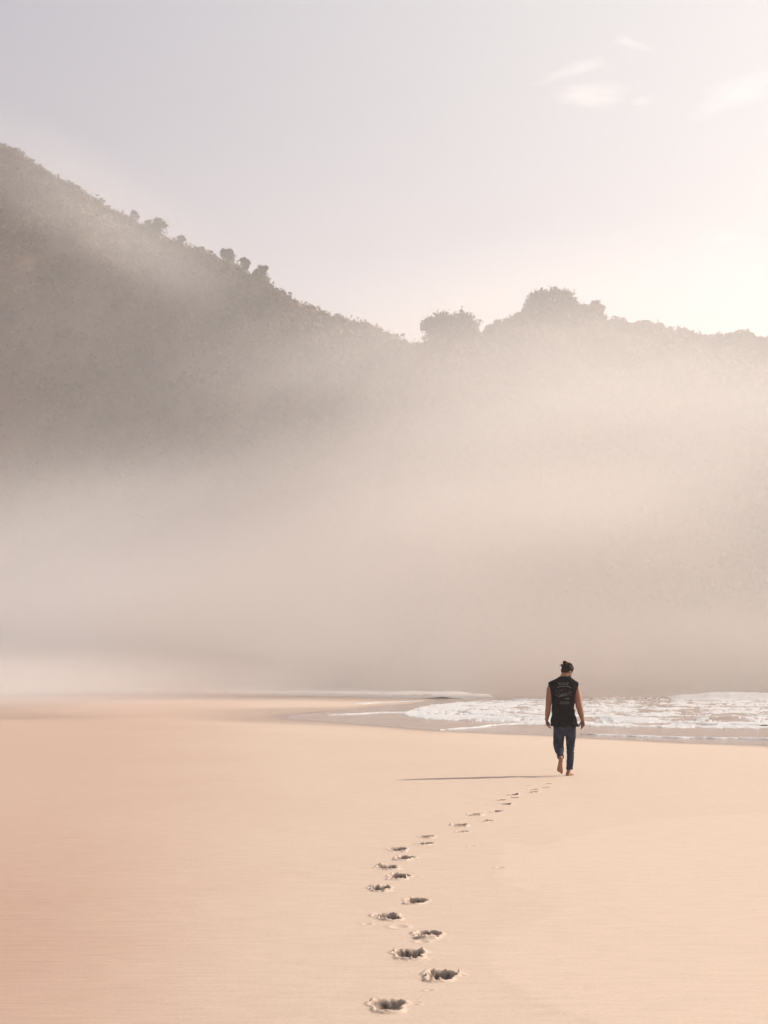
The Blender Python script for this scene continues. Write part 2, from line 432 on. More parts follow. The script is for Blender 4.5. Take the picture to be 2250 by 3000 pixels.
    paler = np.clip(0.55 * paler + 0.9 * smooth01((X + 0.02 * Y + 0.5 * fbm(X * 0.3, Y * 0.2, 4, 99)) / (1.5 + 0.12 * Y)), 0, 1.5)  # dried swash lobes, plus a paler tone towards the right
    V = np.stack([X, Y, Z], -1).reshape(-1, 3)
    FC = grid_faces(*Z.shape)
    own = owner.ravel()[FC[:, 0]]
    A = dict(hollow_shade=np.clip(print_shade, 0, 1).ravel(), wet=wet.ravel(), left_dim=left_dim.ravel(), paler=paler.ravel())
    def sub(mask, name):
        fc = FC[mask]; used, inv = np.unique(fc, return_inverse=True)
        o = mesh_obj(name, V[used], inv.reshape(-1, 4), M_SAND)
        for k, a in A.items(): attr(o, k, a[used])
        return o
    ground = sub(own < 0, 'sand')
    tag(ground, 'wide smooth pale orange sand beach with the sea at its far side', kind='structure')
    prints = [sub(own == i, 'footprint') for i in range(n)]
    return ground, prints
sand, prints = build_sand()
PLAB = [
    "bare footprint nearest the bottom edge of the photo, first of the trail",
    "deep footprint right of the trail's start, second from the bottom, with a crumbled rim",
    "large footprint with a broad dark hollow, third from the bottom of the trail",
    "footprint fourth from the bottom, just right of the large dark one below it",
    "wide footprint fifth from the bottom, on the left side of the trail",
    "rounded footprint sixth from the bottom, right of its neighbours above and below",
    "footprint seventh from the bottom, farthest left in the whole trail",
    "footprint eighth from the bottom, with a raised crumb in its middle",
    "dark footprint ninth from the bottom, at the left bend of the trail",
    "footprint tenth from the bottom, right of the bend in the trail",
    "shallow outlined footprint eleventh from the bottom, where the trail turns right",
    "narrow footprint twelfth from the bottom, right after the trail has turned",
    "footprint thirteenth from the bottom, last before the wide gap in the trail",
    "faint shallow footprint below a much darker one, just past the wide gap",
    "dark wide footprint first past the gap in the trail, above a faint one",
    "faint small footprint right of and below the largest mark halfway to the man",
    "deepest footprint halfway to the man, with a lump of sand on its rim",
    "dark footprint upper right of the deepest one halfway to the man",
    "long thin footprint below and right of a small one, two thirds to the man",
    "small thin footprint upper left of a long thin one, two thirds to the man",
    "lower footprint of the close pair left of the gap before the last prints",
    "upper footprint of the close pair left of the gap before the last prints",
    "darker lower footprint of the close pair shortly before the man",
    "upper fainter footprint of the close pair shortly before the man",
    "faint footprint second closest to the man's heels",
    "small footprint closest to the walking man, just below his shadow",
    "tiny scuffed print lone and left of the last footprints, below the shadow"]
for o, l in zip(prints, PLAB):
    tag(o, l, 'footprint', 'trail of bare footprints in the sand')

# ------------------------------------------------------------------ sea
def waves(X, Y):
    """height of swell and breakers above the still water"""
    z = 0.03 * fbm(X * 0.35, Y * 0.5, 4, 61) + 0.035 * fbm(X * 0.09, Y * 0.22, 3, 67)
    # far breaker to the right
    yc = 104 + 2.5 * fbm(X * 0.05, X * 0 + 3, 3, 71) - 0.06 * (X - 20)
    t = (Y - yc)
    amp = 0.42 * smooth01((X - 15.5) / 7) * (0.85 + 0.35 * fbm(X * 0.25, X * 0 + 1, 3, 73))
    z = z + amp * np.where(t > 0, np.exp(-(t / 3.2) ** 2), np.exp(-(t / 0.9) ** 2))
    # middle breaker
    yc = 59.5 + 1.6 * fbm(X * 0.12, X * 0 + 5, 3, 75) - 0.18 * (X - 8)
    t = (Y - yc)
    amp = 0.17 * smooth01((X - 2.6) / 2) * (0.75 + 0.6 * fbm(X * 0.5, X * 0 + 2, 3, 79))
    z = z + amp * np.where(t > 0, np.exp(-(t / 2.0) ** 2), np.exp(-(t / 0.45) ** 2))
    return z
def build_sea():
    Ys = [24.0]
    while Ys[-1] < 420: Ys.append(Ys[-1] + max(0.16, (Ys[-1] - 20) * 0.006))
    Ys = np.array(Ys + [600, 900])
    u = np.linspace(-1, 1, 340)
    Xs = np.sign(u) * np.abs(u) ** 1.8 * 700 + 10
    X, Y = np.meshgrid(Xs, Ys)
    sd = sd_poly(X, Y, sea_poly)
    Z = WZ + waves(X, Y) * smooth01(-sd / 8.0) + 0.002
    FC = grid_faces(*Z.shape)
    keep = (sd.ravel()[FC].min(1) < 6)
    fc = FC[keep]; used, inv = np.unique(fc, return_inverse=True)
    V = np.stack([X, Y, Z], -1).reshape(-1, 3)
    o = mesh_obj('sea', V[used], inv.reshape(-1, 4), M_WATER)
    tag(o, 'shallow grey brown sea water lapping against the sand', kind='structure')
build_sea()

def foam_sheet(name, label, x0, x1, dx, y0, y1, dy, maskf, thick=0.04, seed=0, kind='stuff', zoff=0.012):
    """foam lying on the water, kept only where maskf(photo x, photo y, X, Y) > 0; ragged and bumpy"""
    xs = np.arange(x0, x1 + dx, dx); ys = np.arange(y1, y0 - dy, -dy)
    PX, PY = np.meshgrid(xs, ys)
    a, b = (PX - 1125) / F, (1500 - PY) / F
    c, s = math.cos(PITCH), math.sin(PITCH)
    dyy, dz = c - b * s, s + b * c
    t = (WZ - CAM_H) / dz
    X, Y = a * t, dyy * t
    mk = maskf(PX, PY, X, Y)
    sd = sd_poly(X, Y, sea_poly)
    bump = np.clip(fbm(X * 2.2, Y * 0.9, 4, seed + 100, 0.6) * 0.5 + 0.5, 0, 1)
    Z = WZ + waves(X, Y) * smooth01(-sd / 8.0)
    Z = np.where(sd > 0, np.maximum(Z, WZ + np.clip(sd, 0, 6.5) * (-WZ / 6.5)), Z)
    Z = Z + np.where(mk > 0, zoff + smooth01(mk * 2) * thick * (0.3 + bump), zoff + mk * 0.18)
    FC = grid_faces(*Z.shape)
    keep = (mk.ravel()[FC].max(1) > 0)
    fc = FC[keep]; used, inv = np.unique(fc, return_inverse=True)
    V = np.stack([X, Y, Z], -1).reshape(-1, 3)
    o = mesh_obj(name, V[used], inv.reshape(-1, 4), M_FOAM)
    tag(o, label, kind=kind)
    return o
def streaks(X, Y, seed, sx=0.35, sy=0.5):
    return fbm(X * sx, Y * sy, 5, seed, 0.6)
def m_lobe(PX, PY, X, Y):
    top = np.interp(PX, [1178, 1230, 1290, 1360, 1500, 1700, 2400], [2089, 2072, 2063, 2056, 2049, 2044, 2040])
    bot = np.interp(PX, [1178, 1200, 1260, 1350, 1500, 1650, 1900, 2400], [2089, 2100, 2106, 2110, 2115, 2125, 2133, 2140])
    e = np.minimum(PY - top, bot - PY) / 5.0
    n = streaks(X, Y, 201, 0.9, 0.5)
    n2 = streaks(X, Y, 207, 2.5, 0.8) + 0.8 * streaks(X, Y, 211, 6.5, 1.6)
    # solid at the front lobe, streaky behind
    solid = np.interp(PX, [1180, 1400, 1600, 2300], [0.70, 0.40, 0.15, 0.10]) + 0.35 * smooth01((PY - (bot - 16)) / 14) - 0.25 * smooth01((top + 14 - PY) / 12) * smooth01((PX - 1500) / 200)
    return np.minimum(e + 0.8 * n2, solid - 0.16 + n * 1.0 + 0.75 * n2)
foam_sheet('sea_foam', 'broad lobe of white foam spreading over the shallows behind the man', 1170, 2700, 2.0, 2040, 2142, 0.8, m_lobe, 0.018, 1)
def crest_mask(pts, w, seed, strength=1.0):
    xs, ys = zip(*pts)
    def f(PX, PY, X, Y):
        c = np.interp(PX, xs, ys) + 2.5 * fbm(X * 0.5, X * 0 + seed, 4, seed)
        ww = w * (0.8 + 0.9 * fbm(X * 0.8, X * 0, 4, seed + 3))
        edge = smooth01((PX - xs[0]) / 60) 
        return (1.0 - np.abs(PY - c) / np.maximum(ww * edge, 0.3)) + 0.9 * streaks(X, Y, seed + 5, 2.0, 0.8) * strength
    return f
foam_sheet('breaking_wave', 'low line of white breaking foam crossing the shallows behind the man', 1340, 2700, 2.0, 2070, 2128, 0.6,
           crest_mask([(1345, 2085), (1420, 2090), (1500, 2097), (1600, 2101), (1750, 2108), (1900, 2116), (2250, 2124), (2700, 2130)], 4.0, 301), 0.05, 2)
foam_sheet('swash_line', 'thin foam line on the wet sand at the right, nearest to the dry beach', 1700, 2700, 2.5, 2140, 2190, 0.5,
           crest_mask([(1700, 2150), (1850, 2156), (2000, 2161), (2250, 2167), (2700, 2180)], 1.3, 331, 1.3), 0.02, 4)
foam_sheet('swash_line', 'short curved foam streak in front of the foam lobe, left of the man', 1290, 1640, 2.0, 2108, 2150, 0.5,
           crest_mask([(1290, 2139), (1400, 2130), (1440, 2124), (1520, 2121), (1640, 2124)], 2.2, 341, 1.6), 0.02, 5)
foam_sheet('swash_line', 'thin foam streaks on the brown shallows left of the foam lobe', 1010, 1240, 2.0, 2052, 2102, 0.5,
           crest_mask([(1010, 2066), (1100, 2060), (1200, 2055), (1240, 2054)], 1.8, 347, 1.3), 0.02, 6)
foam_sheet('swash_line', 'wisp of foam leading into the tip of the foam lobe', 960, 1200, 2.0, 2075, 2105, 0.5,
           crest_mask([(960, 2094), (1050, 2091), (1120, 2088), (1200, 2088)], 1.6, 349, 1.2), 0.02, 7)
def m_far(PX, PY, X, Y):
    top = np.interp(PX, [-400, 0, 150, 500, 800, 1100, 1250, 1500], [1988, 1990, 1988, 1999, 2004, 2006, 2018, 2030])
    bot = np.interp(PX, [-400, 0, 200, 330, 560, 700, 850, 1000, 1150, 1300, 1500], [2044, 2042, 2038, 2030, 2024, 2030, 2036, 2040, 2045, 2047, 2043])
    e = np.minimum(PY - top, bot - PY) / 3.0
    e = np.minimum(e, (1420 - PX) / 120 + 0.8 * streaks(X, Y, 403, 0.3, 0.05))
    return np.minimum(e, np.interp(PX, [0, 700, 1200], [0.9, 0.7, 0.45]) + 1.2 * streaks(X, Y, 401, 0.12, 0.05) + 0.7 * streaks(X, Y, 405, 0.8, 0.2))
foam_sheet('sea_foam', 'pale far band of surf along the foot of the misty headland', -500, 1500, 5.0, 1986, 2046, 0.5, m_far, 0.12, 8)
def m_break(PX, PY, X, Y):
    yc = 104 + 2.5 * fbm(X * 0.05, X * 0 + 3, 3, 71) - 0.06 * (X - 20)
    t = Y - yc
    a = smooth01((X - 16.0) / 3)
    front = np.where(t < 0, 1 - np.abs(t) / 2.4, 1 - np.abs(t) / 3.2)
    gaps = 1.0 * fbm(X * 0.35, Y * 0.4, 4, 501)
    return (front + gaps) * a - (1 - a) * 2
foam_sheet('breaking_wave', 'white breaker rolling in at the right edge, below the misty cliff', 1800, 2900, 2.5, 2026, 2070, 0.4, m_break, 0.07, 9)

# ------------------------------------------------------------------ hills
def hill(name, label, sky, base, ridge_d, x0, x1, dx, seed, gully=7.0, rows=150):
    sx, sy = zip(*sky); bx, bd = zip(*base); rx, rd = zip(*ridge_d)
    xs = np.arange(x0, x1 + dx, dx)
    ys = np.interp(xs, sx, sy)
    B = np.interp(xs, bx, bd); R = np.interp(xs, rx, rd)
    az = (xs - 1125) / F
    # ridge height above ground
    c, s = math.cos(PITCH), math.sin(PITCH)
    b = (1500 - ys) / F
    H = CAM_H + R * (s + b * c) / (c - b * s)
    tanx = az / (c - b * s)
    tt = np.concatenate([np.linspace(-0.03, 1, rows), 1 + np.geomspace(0.01, 1.2, 30)])
    T, _ = np.meshgrid(tt, xs, indexing='ij')
    Bm, Rm, Hm, Tx = B[None], R[None], H[None], tanx[None]
    D = Bm + (Rm - Bm) * T
    X = Tx * D; Y = D
    prof = np.where(T < 1, np.clip(T, -0.03, 1) ** 0.85, 1 - 0.5 * (T - 1))
    prof = np.where(T < 0.06, T * (0.06 ** 0.85) / 0.06, prof)
    Z = WZ + Hm * prof - 0.3
    g = fbm(X / 34, Y / 60, 4, seed) * gully + fbm(X / 9, Y / 9, 4, seed + 7) * 1.7 + np.abs(fbm(X / 3.0, Y / 3.0, 3, seed + 11)) * 1.1
    wgt = smooth01(T / 0.08) * np.where(T < 1, 1 - 0.86 * smooth01((T - 0.72) / 0.28), 0.14 + 0.86 * smooth01((T - 1) / 0.4))
    Z = Z + g * wgt
    Y = Y + fbm(X / 22, Z / 22, 4, seed + 17) * 5 * wgt
    V = np.stack([X, Y, Z], -1)
    o = mesh_obj(name, V.reshape(-1, 3), grid_faces(*Z.shape), M_HILL)
    tag(o, label, kind='structure')
    return V, T
sky_left = [(-1600, -900), (-900, -300), (-500, 60), (-250, 240), (-100, 350), (0, 421), (60, 445), (105, 485), (130, 500), (200, 545), (260, 580), (300, 608), (360, 640), (400, 660), (480, 700), (540, 722),
            (620, 742), (660, 762), (740, 800), (790, 832), (850, 870), (900, 895), (960, 922), (1000, 938), (1040, 955), (1080, 963), (1130, 990), (1180, 1010), (1220, 1020), (1300, 1060), (1450, 1120), (1700, 1200)]
RIDGE_L = [(-1600, 430), (0, 385), (500, 350), (1000, 258), (1220, 215), (1700, 210)]
sky_left = [(a, b + 5 * (a > 250) + 7 * (a > 850)) for a, b in sky_left]
VL, TL = hill('headland', 'steep scrub-covered headland sloping down from the upper left into mist', sky_left,
              [(-1600, 330), (0, 285), (500, 235), (1000, 168), (1300, 150), (1700, 148)], RIDGE_L,
              -1600, 1700, 8, 11, 10.0)
RIDGE_R = [(860, 200), (1150, 180), (1250, 182), (1600, 195), (2250, 205), (4200, 200)]
sky_right = [(860, 2030), (900, 1990), (960, 1820), (1040, 1620), (1120, 1400), (1180, 1220), (1222, 1100), (1236, 1010), (1260, 975), (1330, 955), (1420, 955), (1480, 940), (1530, 915), (1600, 895), (1700, 905), (1780, 932), (1840, 940), (1900, 943),
             (1940, 962), (2000, 968), (2060, 980), (2130, 982), (2150, 972), (2172, 968), (2200, 978), (2250, 985), (2400, 990), (2700, 960), (3200, 900), (4200, 800)]
sky_right = [(a, b + 14 + 10 * (1235 < a < 1480)) for a, b in sky_right]
VR, TR = hill('cliff', 'hazy wooded cliff behind the man, rising from the water at the right', sky_right,
              [(860, 195), (1000, 168), (1120, 152), (1250, 142), (1600, 140), (2250, 136), (4200, 110)], RIDGE_R,
              860, 4200, 10, 23, 5.0)

def leaf_cloud(n, centre, rad, size, rng, squash=0.8, shell=0.55):
    """n small leaf-cluster faces spread through an ellipsoid"""
    d = rng.normal(size=(n, 3)); d /= np.linalg.norm(d, axis=1)[:, None]
    r = (shell + (1 - shell) * rng.random(n))[:, None] * rng.random(n)[:, None] ** 0.25
    P = centre + d * r * rad * np.array([1, 1, squash])
    a = rng.normal(size=(n, 3)); a /= np.linalg.norm(a, axis=1)[:, None]
    b = np.cross(a, rng.normal(size=(n, 3))); b /= np.linalg.norm(b, axis=1)[:, None]
    s = (size * (0.5 + rng.random(n)))[:, None]
    V = np.stack([P - a * s, P - b * s * 0.6, P + a * s, P + b * s * 0.6], 1)
    return V
def scatter_scrub(name, label, V, T, n, seed, tmin=0.1, sz=(0.8, 2.6), faces=26, xlim=None):
    rng = np.random.default_rng(seed)
    nr, nc = T.shape
    out = []
    while len(out) < n:
        i = rng.integers(0, nr - 32); j = rng.integers(0, nc)
        if T[i, j] < tmin: continue
        if rng.random() < 0.24: i = nr - 31 - rng.integers(0, 3)
        p = V[i, j]
        if xlim and not (xlim[0] < p[0] / p[1] < xlim[1]): continue
        r = rng.uniform(*sz) * (rng.uniform(0.35, 0.8) if i > nr - 36 else 1.0)
        out.append(leaf_cloud(faces, p + np.array([0, 0, r * 0.35]), r, 0.26 * r ** 0.5, rng, 0.75))
    Q = np.concatenate(out)
    o = mesh_obj(name, Q.reshape(-1, 3), np.arange(Q.shape[0] * 4).reshape(-1, 4), M_SCRUB, smooth=False)
    tag(o, label, kind='stuff')
scatter_scrub('scrub', 'dense low scrub covering the misty headland on the left', VL, TL, 5200, 3, xlim=(-0.30, 0.06))
scatter_scrub('scrub', 'dense low scrub covering the hazy cliff behind the man', VR, TR, 4200, 4, sz=(0.6, 1.9), xlim=(0.0, 0.30))

def tube_mesh(pts, radii, n=8):
    """tapered tube through pts"""
    V, Fc = [], []
    pts = [Vector(p) for p in pts]
    for i, p in enumerate(pts):
        d = (pts[min(i + 1, len(pts) - 1)] - pts[max(i - 1, 0)]).normalized()
        a = d.orthogonal().normalized(); b = d.cross(a)
        for k in range(n):
            th = 2 * math.pi * k / n
            V.append(p + (a * math.cos(th) + b * math.sin(th)) * radii[i])
    for i in range(len(pts) - 1):
        for k in range(n):
            Fc.append((i * n + k, i * n + (k + 1) % n, (i + 1) * n + (k + 1) % n, (i + 1) * n + k))
    Fc.append(tuple(range(n))[::-1]); Fc.append(tuple((len(pts) - 1) * n + k for k in range(n)))
    return V, Fc
def tree(name, label, cat, x0, x1, ytop, ybase, D, seed, group, leaves=1400, lobes=9):
    """crown spans x0..x1 and ytop..ybase in the photograph at distance D"""
    rng = np.random.default_rng(seed)
    base = at_dist((x0 + x1) / 2, ybase, D); top = at_dist((x0 + x1) / 2, ytop, D)
    wdt = (x1 - x0) / F * D; h = top.z - base.z
    root = bpy.data.objects.new(name, None); COL.objects.link(root); root.location = base
    tag(root, label, cat, group)
    V, Fc = [], []
    def add(p, r):
        v, f = tube_mesh(p, r, 7); o = len(V); V.extend(v); Fc.extend([tuple(i + o for i in q) for q in f])
    tr = wdt * 0.025 + 0.05
    add([(0, 0, -1.0), (0.05, 0, h * 0.2), (-0.05, 0.05, h * 0.45)], [tr * 1.3, tr, tr * 0.7])
    clouds = []
    for k in range(lobes):
        a = rng.uniform(0, 2 * math.pi); rr = math.sqrt(rng.random()) * 0.42
        cx_, cy_ = rr * wdt * math.cos(a), rr * wdt * math.sin(a) * 0.9
        lr = wdt * rng.uniform(0.13, 0.22)
        zz = h * (0.55 + 0.40 * rng.random() ** 0.5) * math.sqrt(1 - (rr / 0.62) ** 2) - lr * 0.5
        add([(0, 0, h * 0.2), (cx_ * 0.5, cy_ * 0.5, zz * 0.6), (cx_, cy_, zz)], [tr * 0.6, tr * 0.4, tr * 0.15])
        clouds.append(leaf_cloud(leaves // lobes, np.array([cx_, cy_, zz]), lr, 0.17 + 0.012 * wdt, rng, 0.85, 0.3))
        m = leaves // lobes // 6
        clouds.append(leaf_cloud(m, np.array([cx_, cy_, zz]), lr * 1.35, 0.13, rng, 0.9, 0.8))
    clouds.append(leaf_cloud(leaves // 2, np.array([0, 0, h * 0.38]), wdt * 0.46, 0.2, rng, min(1.0, h / wdt * 0.8), 0.2))
    mesh_obj('trunk', V, Fc, M_BARK, root)
    Q = np.concatenate(clouds)
    mesh_obj('crown', Q.reshape(-1, 3), np.arange(len(Q) * 4).reshape(-1, 4), M_LEAF, root, smooth=False)
GL, GR = 'bushes along the headland skyline', 'trees along the cliff top'
tree('tree', 'wide rounded tree at the left end of the cliff top, above the notch', 'tree', 1232, 1405, 904, 1030, float(np.interp(1318, *zip(*RIDGE_R))), 1, GR, 5600, 30)
tree('tree', 'tallest bushy tree on the cliff top, highest point of the right skyline', 'tree', 1528, 1705, 838, 965, float(np.interp(1617, *zip(*RIDGE_R))), 2, GR, 6000, 34)
tree('tree', 'broad low tree just right of the tallest one on the cliff top', 'tree', 1675, 1785, 880, 965, float(np.interp(1730, *zip(*RIDGE_R))), 3, GR, 3200, 16)
tree('bush', 'low bush filling the dip left of the tallest cliff-top tree', 'bush', 1420, 1500, 935, 985, float(np.interp(1460, *zip(*RIDGE_R))), 4, GR, 700, 6)
tree('bush', 'bush leaning against the left side of the tallest cliff-top tree', 'bush', 1480, 1560, 908, 965, float(np.interp(1520, *zip(*RIDGE_R))), 5, GR, 900, 6)
tree('bush', 'small rounded bush on the flat skyline at the far right', 'bush', 2145, 2205, 966, 995, float(np.interp(2175, *zip(*RIDGE_R))), 6, GR, 500, 5)
tree('bush', 'low long bush on the skyline right of the broad low tree', 'bush', 1860, 1950, 938, 972, float(np.interp(1905, *zip(*RIDGE_R))), 7, GR, 600, 6)
tree('tree', 'uppermost spiky little tree on the headland skyline', 'tree', 364, 412, 612, 668, float(np.interp(388, *zip(*RIDGE_L))), 8, GL, 700, 6)
tree('bush', 'largest rounded bush on the headland skyline, beside the uppermost tree', 'bush', 402, 500, 633, 715, float(np.interp(451, *zip(*RIDGE_L))), 9, GL, 1800, 10)
tree('bush', 'small bush just below the largest one on the headland skyline', 'bush', 500, 548, 684, 730, float(np.interp(524, *zip(*RIDGE_L))), 10, GL, 600, 5)
tree('bush', 'tiny twin-topped bush alone on the straight part of the headland skyline', 'bush', 570, 606, 716, 745, float(np.interp(588, *zip(*RIDGE_L))), 11, GL, 400, 4)
tree('tree', 'spiky tree halfway down the headland skyline', 'tree', 640, 698, 720, 775, float(np.interp(669, *zip(*RIDGE_L))), 12, GL, 900, 7)
tree('bush', 'narrow bush right below the spiky tree halfway down the headland', 'bush', 694, 738, 748, 800, float(np.interp(716, *zip(*RIDGE_L))), 13, GL, 600, 5)
tree('bush', 'rounded pale bush above the bare lower slope of the headland', 'bush', 738, 800, 772, 845, float(np.interp(769, *zip(*RIDGE_L))), 14, GL, 1000, 7)
tree('bush', 'flat bush low on the headland skyline, left of its last bump', 'bush', 960, 1015, 918, 950, float(np.interp(987, *zip(*RIDGE_L))), 15, GL, 400, 5)
tree('bush', 'last small bush on the headland skyline before the notch', 'bush', 1042, 1095, 944, 980, float(np.interp(1068, *zip(*RIDGE_L))), 16, GL, 400, 5)
tree('bush', 'dark speck of a bush high up on the headland skyline', 'bush', 210, 240, 548, 575, float(np.interp(225, *zip(*RIDGE_L))), 17, GL, 300, 4)
tree('bush', 'low bush between the dark speck and the uppermost spiky tree', 'bush', 262, 308, 576, 612, float(np.interp(285, *zip(*RIDGE_L))), 18, GL, 400, 4)

# ------------------------------------------------------------------ air: haze and fog banks
def box(name, lo, hi, mat):
    x0, y0, z0 = lo; x1, y1, z1 = hi
    v = [(x0, y0, z0), (x1, y0, z0), (x1, y1, z0), (x0, y1, z0), (x0, y0, z1), (x1, y0, z1), (x1, y1, z1), (x0, y1, z1)]
    f = [(0, 3, 2, 1), (4, 5, 6, 7), (0, 1, 5, 4), (1, 2, 6, 5), (2, 3, 7, 6), (3, 0, 4, 7)]
    return mesh_obj(name, v, f, mat, smooth=False)
AIR = (0.968, 0.923, 0.886)
mh = bpy.data.materials.new("haze air"); mh.use_nodes = True
t = mh.node_tree; t.nodes.clear()
o_ = N(t, 'ShaderNodeOutputMaterial'); v_ = N(t, 'ShaderNodeVolumePrincipled')
v_.inputs['Color'].default_value = AIR + (1,); v_.inputs['Density'].default_value = 0.0007
v_.inputs['Anisotropy'].default_value = 0.45
t.links.new(v_.outputs[0], o_.inputs['Volume'])
mh.cycles.homogeneous_volume = True
top = max(float(VL[..., 2].max()), float(VR[..., 2].max())) + 12
hz = box('haze', (-1000, -420, -8), (1000, 1350, top), mh)
tag(hz, 'pale warm haze filling the whole bay', kind='stuff')

def fog_bank(label, loc, size, dens, seed, rot=0.0, nscale=1.6, soft=1.0):
    m = bpy.data.materials.new("fog"); m.use_nodes = True
    t = m.node_tree; t.nodes.clear()
    o_ = N(t, 'ShaderNodeOutputMaterial'); v_ = N(t, 'ShaderNodeVolumePrincipled')
    v_.inputs['Color'].default_value = AIR + (1,); v_.inputs['Anisotropy'].default_value = 0.45
    tcn = N(t, 'ShaderNodeTexCoord')
    ln = N(t, 'ShaderNodeVectorMath', operation='LENGTH'); t.links.new(tcn.outputs['Object'], ln.inputs[0])
    nz = N(t, 'ShaderNodeTexNoise'); nz.noise_dimensions = '4D'; nz.inputs['W'].default_value = seed
    nz.inputs['Scale'].default_value = nscale; nz.inputs['Detail'].default_value = 2.5; nz.inputs['Roughness'].default_value = 0.5
    t.links.new(tcn.outputs['Object'], nz.inputs['Vector'])
    fall = math_node(t, 'SUBTRACT', 1.0, ln.outputs['Value'], clamp=True)
    fall = math_node(t, 'MULTIPLY', math_node(t, 'MULTIPLY', fall, fall), math_node(t, 'MULTIPLY_ADD', fall, -2.0, 3.0))
    nn = math_node(t, 'MULTIPLY_ADD', nz.outputs[0], 1.9, -0.30, clamp=True)
    dd = math_node(t, 'MULTIPLY', math_node(t, 'MULTIPLY', fall, nn, clamp=True), dens)
    t.links.new(dd, v_.inputs['Density']); t.links.new(v_.outputs[0], o_.inputs['Volume'])
    m.cycles.volume_step_rate = 0.5
    bm = bmesh.new(); bmesh.ops.create_icosphere(bm, subdivisions=3, radius=1.0)
    me = bpy.data.meshes.new('fog_bank'); bm.to_mesh(me); bm.free(); me.materials.append(m)
    o = bpy.data.objects.new('fog_bank', me); COL.objects.link(o)
    o.location = loc; o.scale = size; o.rotation_euler = (0, rot, 0)
    tag(o, label, kind='stuff')
def bank(label, X, Y, D, w, depth, h, dens, seed, rot=0.0, **k):
    p = at_dist(X, Y, D); fog_bank(label, p, (w / F * D, depth, h / F * D), dens, seed, rot, **k)
bank('thin veil of fog in front of the whole headland', 500, 1150, 215, 1700, 34, 900, 0.010, 8.0, nscale=1.3)
bank('thick pale fog drifting low in front of the headland foot', 350, 1870, 180, 1800, 44, 780, 0.085, 1.0, nscale=1.0)
bank('bright fog bank rising to the right across the middle of the bay', 1500, 1430, 120, 1900, 24, 460, 0.077, 2.0, -0.20)
bank('soft fog hanging over the right hand cliff', 1900, 1060, 136, 1400, 22, 440, 0.065, 3.0, -0.05, nscale=1.0)
bank('thin mist in front of the cliff behind the man', 1850, 1800, 115, 1900, 20, 600, 0.084, 4.0, nscale=1.1)
bank('faint fog clinging to the lower end of the headland', 1050, 1130, 142, 850, 20, 380, 0.027, 5.0)
bank('low mist over the far shallows left of the man', 800, 1880, 140, 1300, 28, 420, 0.10, 6.0, nscale=1.2)
bank('wisp of cloud lying along the crest of the headland', 300, 640, 300, 850, 26, 210, 0.022, 9.0, 0.55)
bank('white mist lying low over the far end of the beach', -120, 2005, 108, 1250, 90, 140, 0.062, 7.0, nscale=1.0)

# ------------------------------------------------------------------ the walking man
def eval_remesh(name, V, Fc, voxel, smooth_it, mat, parent, disp=None):
    me = bpy.data.meshes.new(name); me.from_pydata([tuple(v) for v in V], [], Fc); me.update()
    o = bpy.data.objects.new(name, me); COL.objects.link(o)
    r = o.modifiers.new('r', 'REMESH'); r.mode = 'VOXEL'; r.voxel_size = voxel; r.use_smooth_shade = True
    if smooth_it:
        s = o.modifiers.new('s', 'SMOOTH'); s.factor = 0.5; s.iterations = smooth_it
    dg = bpy.context.evaluated_depsgraph_get(); dg.update()
    m2 = bpy.data.meshes.new_from_object(o.evaluated_get(dg))
    o.modifiers.clear(); o.data = m2; m2.name = name
    m2.materials.clear(); m2.materials.append(mat)
    if disp is not None:
        n = len(m2.vertices); co = np.empty(n * 3); m2.vertices.foreach_get('co', co); co = co.reshape(-1, 3)
        no = np.empty(n * 3); m2.vertices.foreach_get('normal', no); no = no.reshape(-1, 3)
        co = co + no * disp(co)[:, None]
        m2.vertices.foreach_set('co', co.ravel()); m2.update()
    m2.polygons.foreach_set('use_smooth', [True] * len(m2.polygons))
    o.parent = parent
    return o
